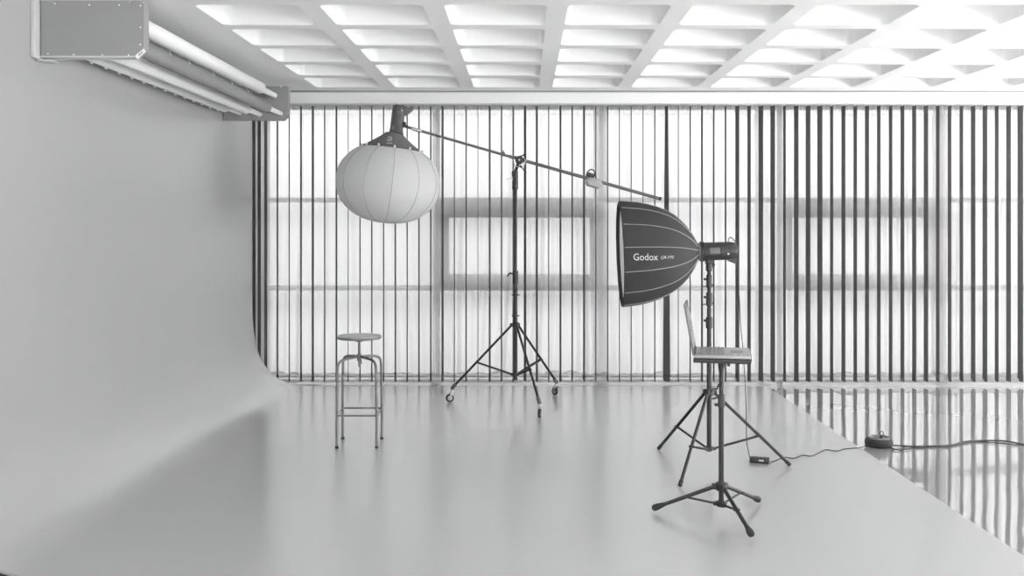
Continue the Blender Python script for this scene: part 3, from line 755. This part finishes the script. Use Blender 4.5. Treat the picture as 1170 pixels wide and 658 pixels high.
b.obox(mid+lu*(LD/2)+Vector((0, 0, .868)), lu, lw, (0, 0, 1), .006, LW*.9, .03, .002); b.obj('tray', 'black', t)
b = B(); b.rod(mid+lu*.03-lw*.19+Vector((0, 0, .84)), mid+lu*.03-lw*.15+Vector((0, 0, .84)), .009, 10); b.obj('tray_screw', 'black_plastic', t)
# ---- laptop
t = empty('laptop', (mid.x, mid.y, .868), 'open silver laptop standing on the black tray, screen to the left', 'laptop')
b = B(); b.obox((mid.x, mid.y, .877), lu, lw, (0, 0, 1), LD, LW, .018, .004); base = b.obj('base', 'silver', t)
b = B()
for i in range(6):
    for j in range(14):
        c_ = nl+lu*(.035+.0215*i)+lw*(.022+.0243*j)+Vector((0, 0, .8872)); b.obox(c_, lu, lw, (0, 0, 1), .0165, .0195, .003, 0)
kb = b.obj('keyboard', 'keys', base, smooth=False); kb['kind'] = 'stuff'
b = B(); b.obox(nl+lu*.215+lw*.17+Vector((0, 0, .8864)), lu, lw, (0, 0, 1), .062, .105, .0012, 0); b.obj('trackpad', 'steel', base, smooth=False)
for k, (a_, s1, s2) in enumerate(((.205, .026, .05), (.238, .012, .05), (.254, .012, .05))):
    b = B(); b.obox(nl+lu*(a_+(.0))+lw*(.045)+Vector((0, 0, .8864)), lu, lw, (0, 0, 1), s1*.6, s2, .001, 0); b.obj('sticker', 'print', base, smooth=False)
la = math.radians(10); up = Vector((-math.sin(la)*lu.x, -math.sin(la)*lu.y, math.cos(la))); fn = lw.cross(up)
if fn.dot(lu) < 0: fn = -fn
hg = nl+lw*LW/2+Vector((0, 0, .884)); SH = .262
b = B(); b.obox(hg+up*(SH/2)-fn*.004, lw, fn, up, LW, .009, SH, .003); lid = b.obj('lid', 'lid', t)
b = B(); b.obox(hg+up*(SH/2+.006)+fn*.0012, lw, fn, up, LW-.012, .0012, SH-.018, 0); b.obj('bezel', 'bezel', lid, smooth=False)
b = B(); b.obox(hg+up*(SH/2+.004)+fn*.0022, lw, fn, up, LW-.050, .0012, SH-.052, 0); b.obj('screen', 'screen', lid, smooth=False)
b = B(); b.rod(hg-lw*.15, hg+lw*.15, .008, 12); b.obj('hinge', 'black_plastic', t)

# ================================================================== STOOL
SC = Vector((-1.178, 7.15, 0))
t = empty('bar_stool', SC, 'tall backless metal stool with a round grey seat', 'stool')
b = B(); b.lathe(SC+Vector((0, 0, .744)), (0, 0, 1), [(.012, .12), (.014, .150), (.020, .154), (.0255, .150), (.0262, .12), (.025, .02)], 48); b.obj('seat', 'seat', t)
b = B(); b.lathe(SC+Vector((0, 0, .742)), (0, 0, 1), [(0, .13), (.003, .152), (.008, .157), (.016, .157), (.018, .153)], 48); b.obj('seat_rim', 'steel', t)
b = B(); b.lathe(SC+Vector((0, 0, .545)), (0, 0, 1), [(0, .006), (.003, .0085), (.2, .0085)], 14)
for k in range(22): b.torus(SC+Vector((0, 0, .56+.0085*k)), (0, 0, 1), .0085, .0017, 12, 5)
b.obj('screw_post', 'steel', t)
b = B(); b.rod(SC+Vector((0, 0, .585)), SC+Vector((0, 0, .640)), .016, 18); b.rod(SC+Vector((.012, -.01, .60)), SC+Vector((.022, -.03, .57)), .004, 8); b.obj('hub', 'steel', t)
b = B(); b.rod(SC+Vector((0, 0, .725)), SC+Vector((0, 0, .745)), .035, 20); b.obj('seat_mount', 'steel', t)
feet = [(-1.309, 7.0), (-1.033, 7.0), (-1.040, 7.30), (-1.323, 7.30)]
for fx, fy in feet:
    d = Vector((fx, fy, 0))-SC; tp = SC+d*.98
    pts = [SC+Vector((0, 0, .617))+d*.08, SC+d*.45+Vector((0, 0, .614)), SC+d*.74+Vector((0, 0, .606)), SC+d*.90+Vector((0, 0, .590)), SC+d*.965+Vector((0, 0, .560)), tp+Vector((0, 0, .50)), Vector((fx, fy, .25)), Vector((fx, fy, .008))]
    b = B(); b.tube(bez(pts, 5), .0095, 12); lg = b.obj('leg', 'steel', t)
    b = B(); b.rod((fx, fy, 0), (fx, fy, .014), .0135, 14); b.obj('glide', 'rubber', lg)
for k in range(4):
    p0 = Vector((*feet[k], .226)); p1 = Vector((*feet[(k+1) % 4], .226))
    b = B(); b.rod(p0, p1, .0065, 12); b.obj('footrest_bar', 'steel', t)

# ================================================================== CORDS AND REEL
rc = Vector((2.505, 7.125, -.014))
t = empty('cable_reel', rc, 'black flat cable reel with grey top and handle loop, on the polished floor', 'cable reel')
b = B()
for z, R in ((.005, .078), (.015, .086), (.026, .089), (.036, .086), (.045, .079)):
    b.torus(rc+Vector((0, 0, z+.004)), (0, 0, 1), R, .0095, 36, 8)
b.rod(rc+Vector((0, 0, .002)), rc+Vector((0, 0, .050)), .080, 32); b.obj('wound_cable', 'rubber', t)
b = B(); b.rod(rc+Vector((0, 0, .050)), rc+Vector((0, 0, .058)), .076, 36); b.obj('top_disc', 'steel', t)
b = B(); b.obox(rc+Vector((-.028, -.01, .0585)), (1, 0, 0), (0, 1, 0), (0, 0, 1), .030, .030, .003, .001); b.obox(rc+Vector((.012, .02, .0585)), (1, 0, 0), (0, 1, 0), (0, 0, 1), .022, .018, .003, .001); b.obj('sockets', 'black_plastic', t)
b = B(); q = rc+Vector((.012, -.01, .058)); b.rod(q, q+Vector((0, 0, .02)), .008, 12); b.torus(q+Vector((.003, 0, .036)), (0, 1, 0), .014, .0028, 20, 6); b.obj('handle_loop', 'rubber', t)

def fl(px, py, z=.004): 
    Y = F*(H-z)/(py-259); return Vector(((px-600)*Y/F, Y, z))
ad = fl(868, 528.5, .0)
t = empty('power_adapter', ad, 'small black power adapter box lying on the white floor', 'adapter')
du = Vector((1, -.33, 0)).normalized(); dv = Vector((.33, 1, 0)).normalized()
b = B(); b.obox(ad+Vector((0, 0, .0185)), du, dv, (0, 0, 1), .125, .055, .034, .005); b.obj('casing', 'black_plastic', t)
b = B(); b.obox(ad+Vector((0, 0, .020))-dv*.0280+du*.012, du, dv, (0, 0, 1), .032, .001, .010, 0); b.obj('label_print', 'print', t, smooth=False)
# lead from the lamp head down to the adapter
pts = [h0+hx*.225+sr*.01-ss*.01, P(841.5, 303, 6.50), P(845, 345, 6.52), P(846, 370, 6.52), P(848.5, 395, 6.54), P(851, 430, 6.56), P(852.5, 470, 6.58), P(853, 500, 6.58), P(855, 515, 6.60), ad-du*.06+Vector((0, 0, .016))]
b = B(); b.tube(bez(pts, 6), .0026, 8); tag(b.obj('hanging_cable', 'rubber'), 'thin cable hanging from the lamp head down to the adapter', 'cord')
pts = [ad+du*.06+Vector((0, 0, .012)), fl(885, 526.6), fl(890, 524), fl(897, 522.5), fl(907, 523.3), fl(917, 520), fl(927, 521), fl(935, 517.5), fl(943, 513.8), fl(952, 514.8), fl(958.5, 515), fl(964, 513), fl(975, 512), fl(984, 511.2), rc+Vector((-.10, -.035, .012)), rc+Vector((-.06, -.062, .014))]
b = B(); b.tube(bez(pts, 6), .003, 8); tag(b.obj('floor_cable', 'rubber'), 'thin wavy cable on the white floor between adapter and reel', 'cord')
def fz(px, py): return fl(px, py, -.006)
pts = [rc+Vector((.06, -.06, .02)), fz(1030, 509.2), fz(1040, 510), fz(1060, 509.8), fz(1085, 508.8), fz(1096, 506), fz(1108, 504), fz(1130, 503.2), fz(1150, 504), fz(1172, 508), fz(1200, 511), fz(1240, 507), fz(1340, 505), fz(1450, 512)]
b = B(); b.tube(bez(pts, 6), .0058, 8); tag(b.obj('extension_cord', 'rubber'), 'thick black extension cord running right from the reel', 'cord')
pts = [rc+Vector((.05, -.07, .010)), fz(1028, 514.2), fz(1045, 511.4), fz(1066, 510.2), fz(1084, 509.6), fz(1100, 506.3), fz(1116, 504.2), fz(1140, 506.2), fz(1160, 508), fz(1185, 509), fz(1240, 510), fz(1340, 509), fz(1450, 515)]
b = B(); b.tube(bez(pts, 6), .004, 8); tag(b.obj('extension_cord', 'rubber'), 'thinner dark cord looping beside the thick extension cord', 'cord')
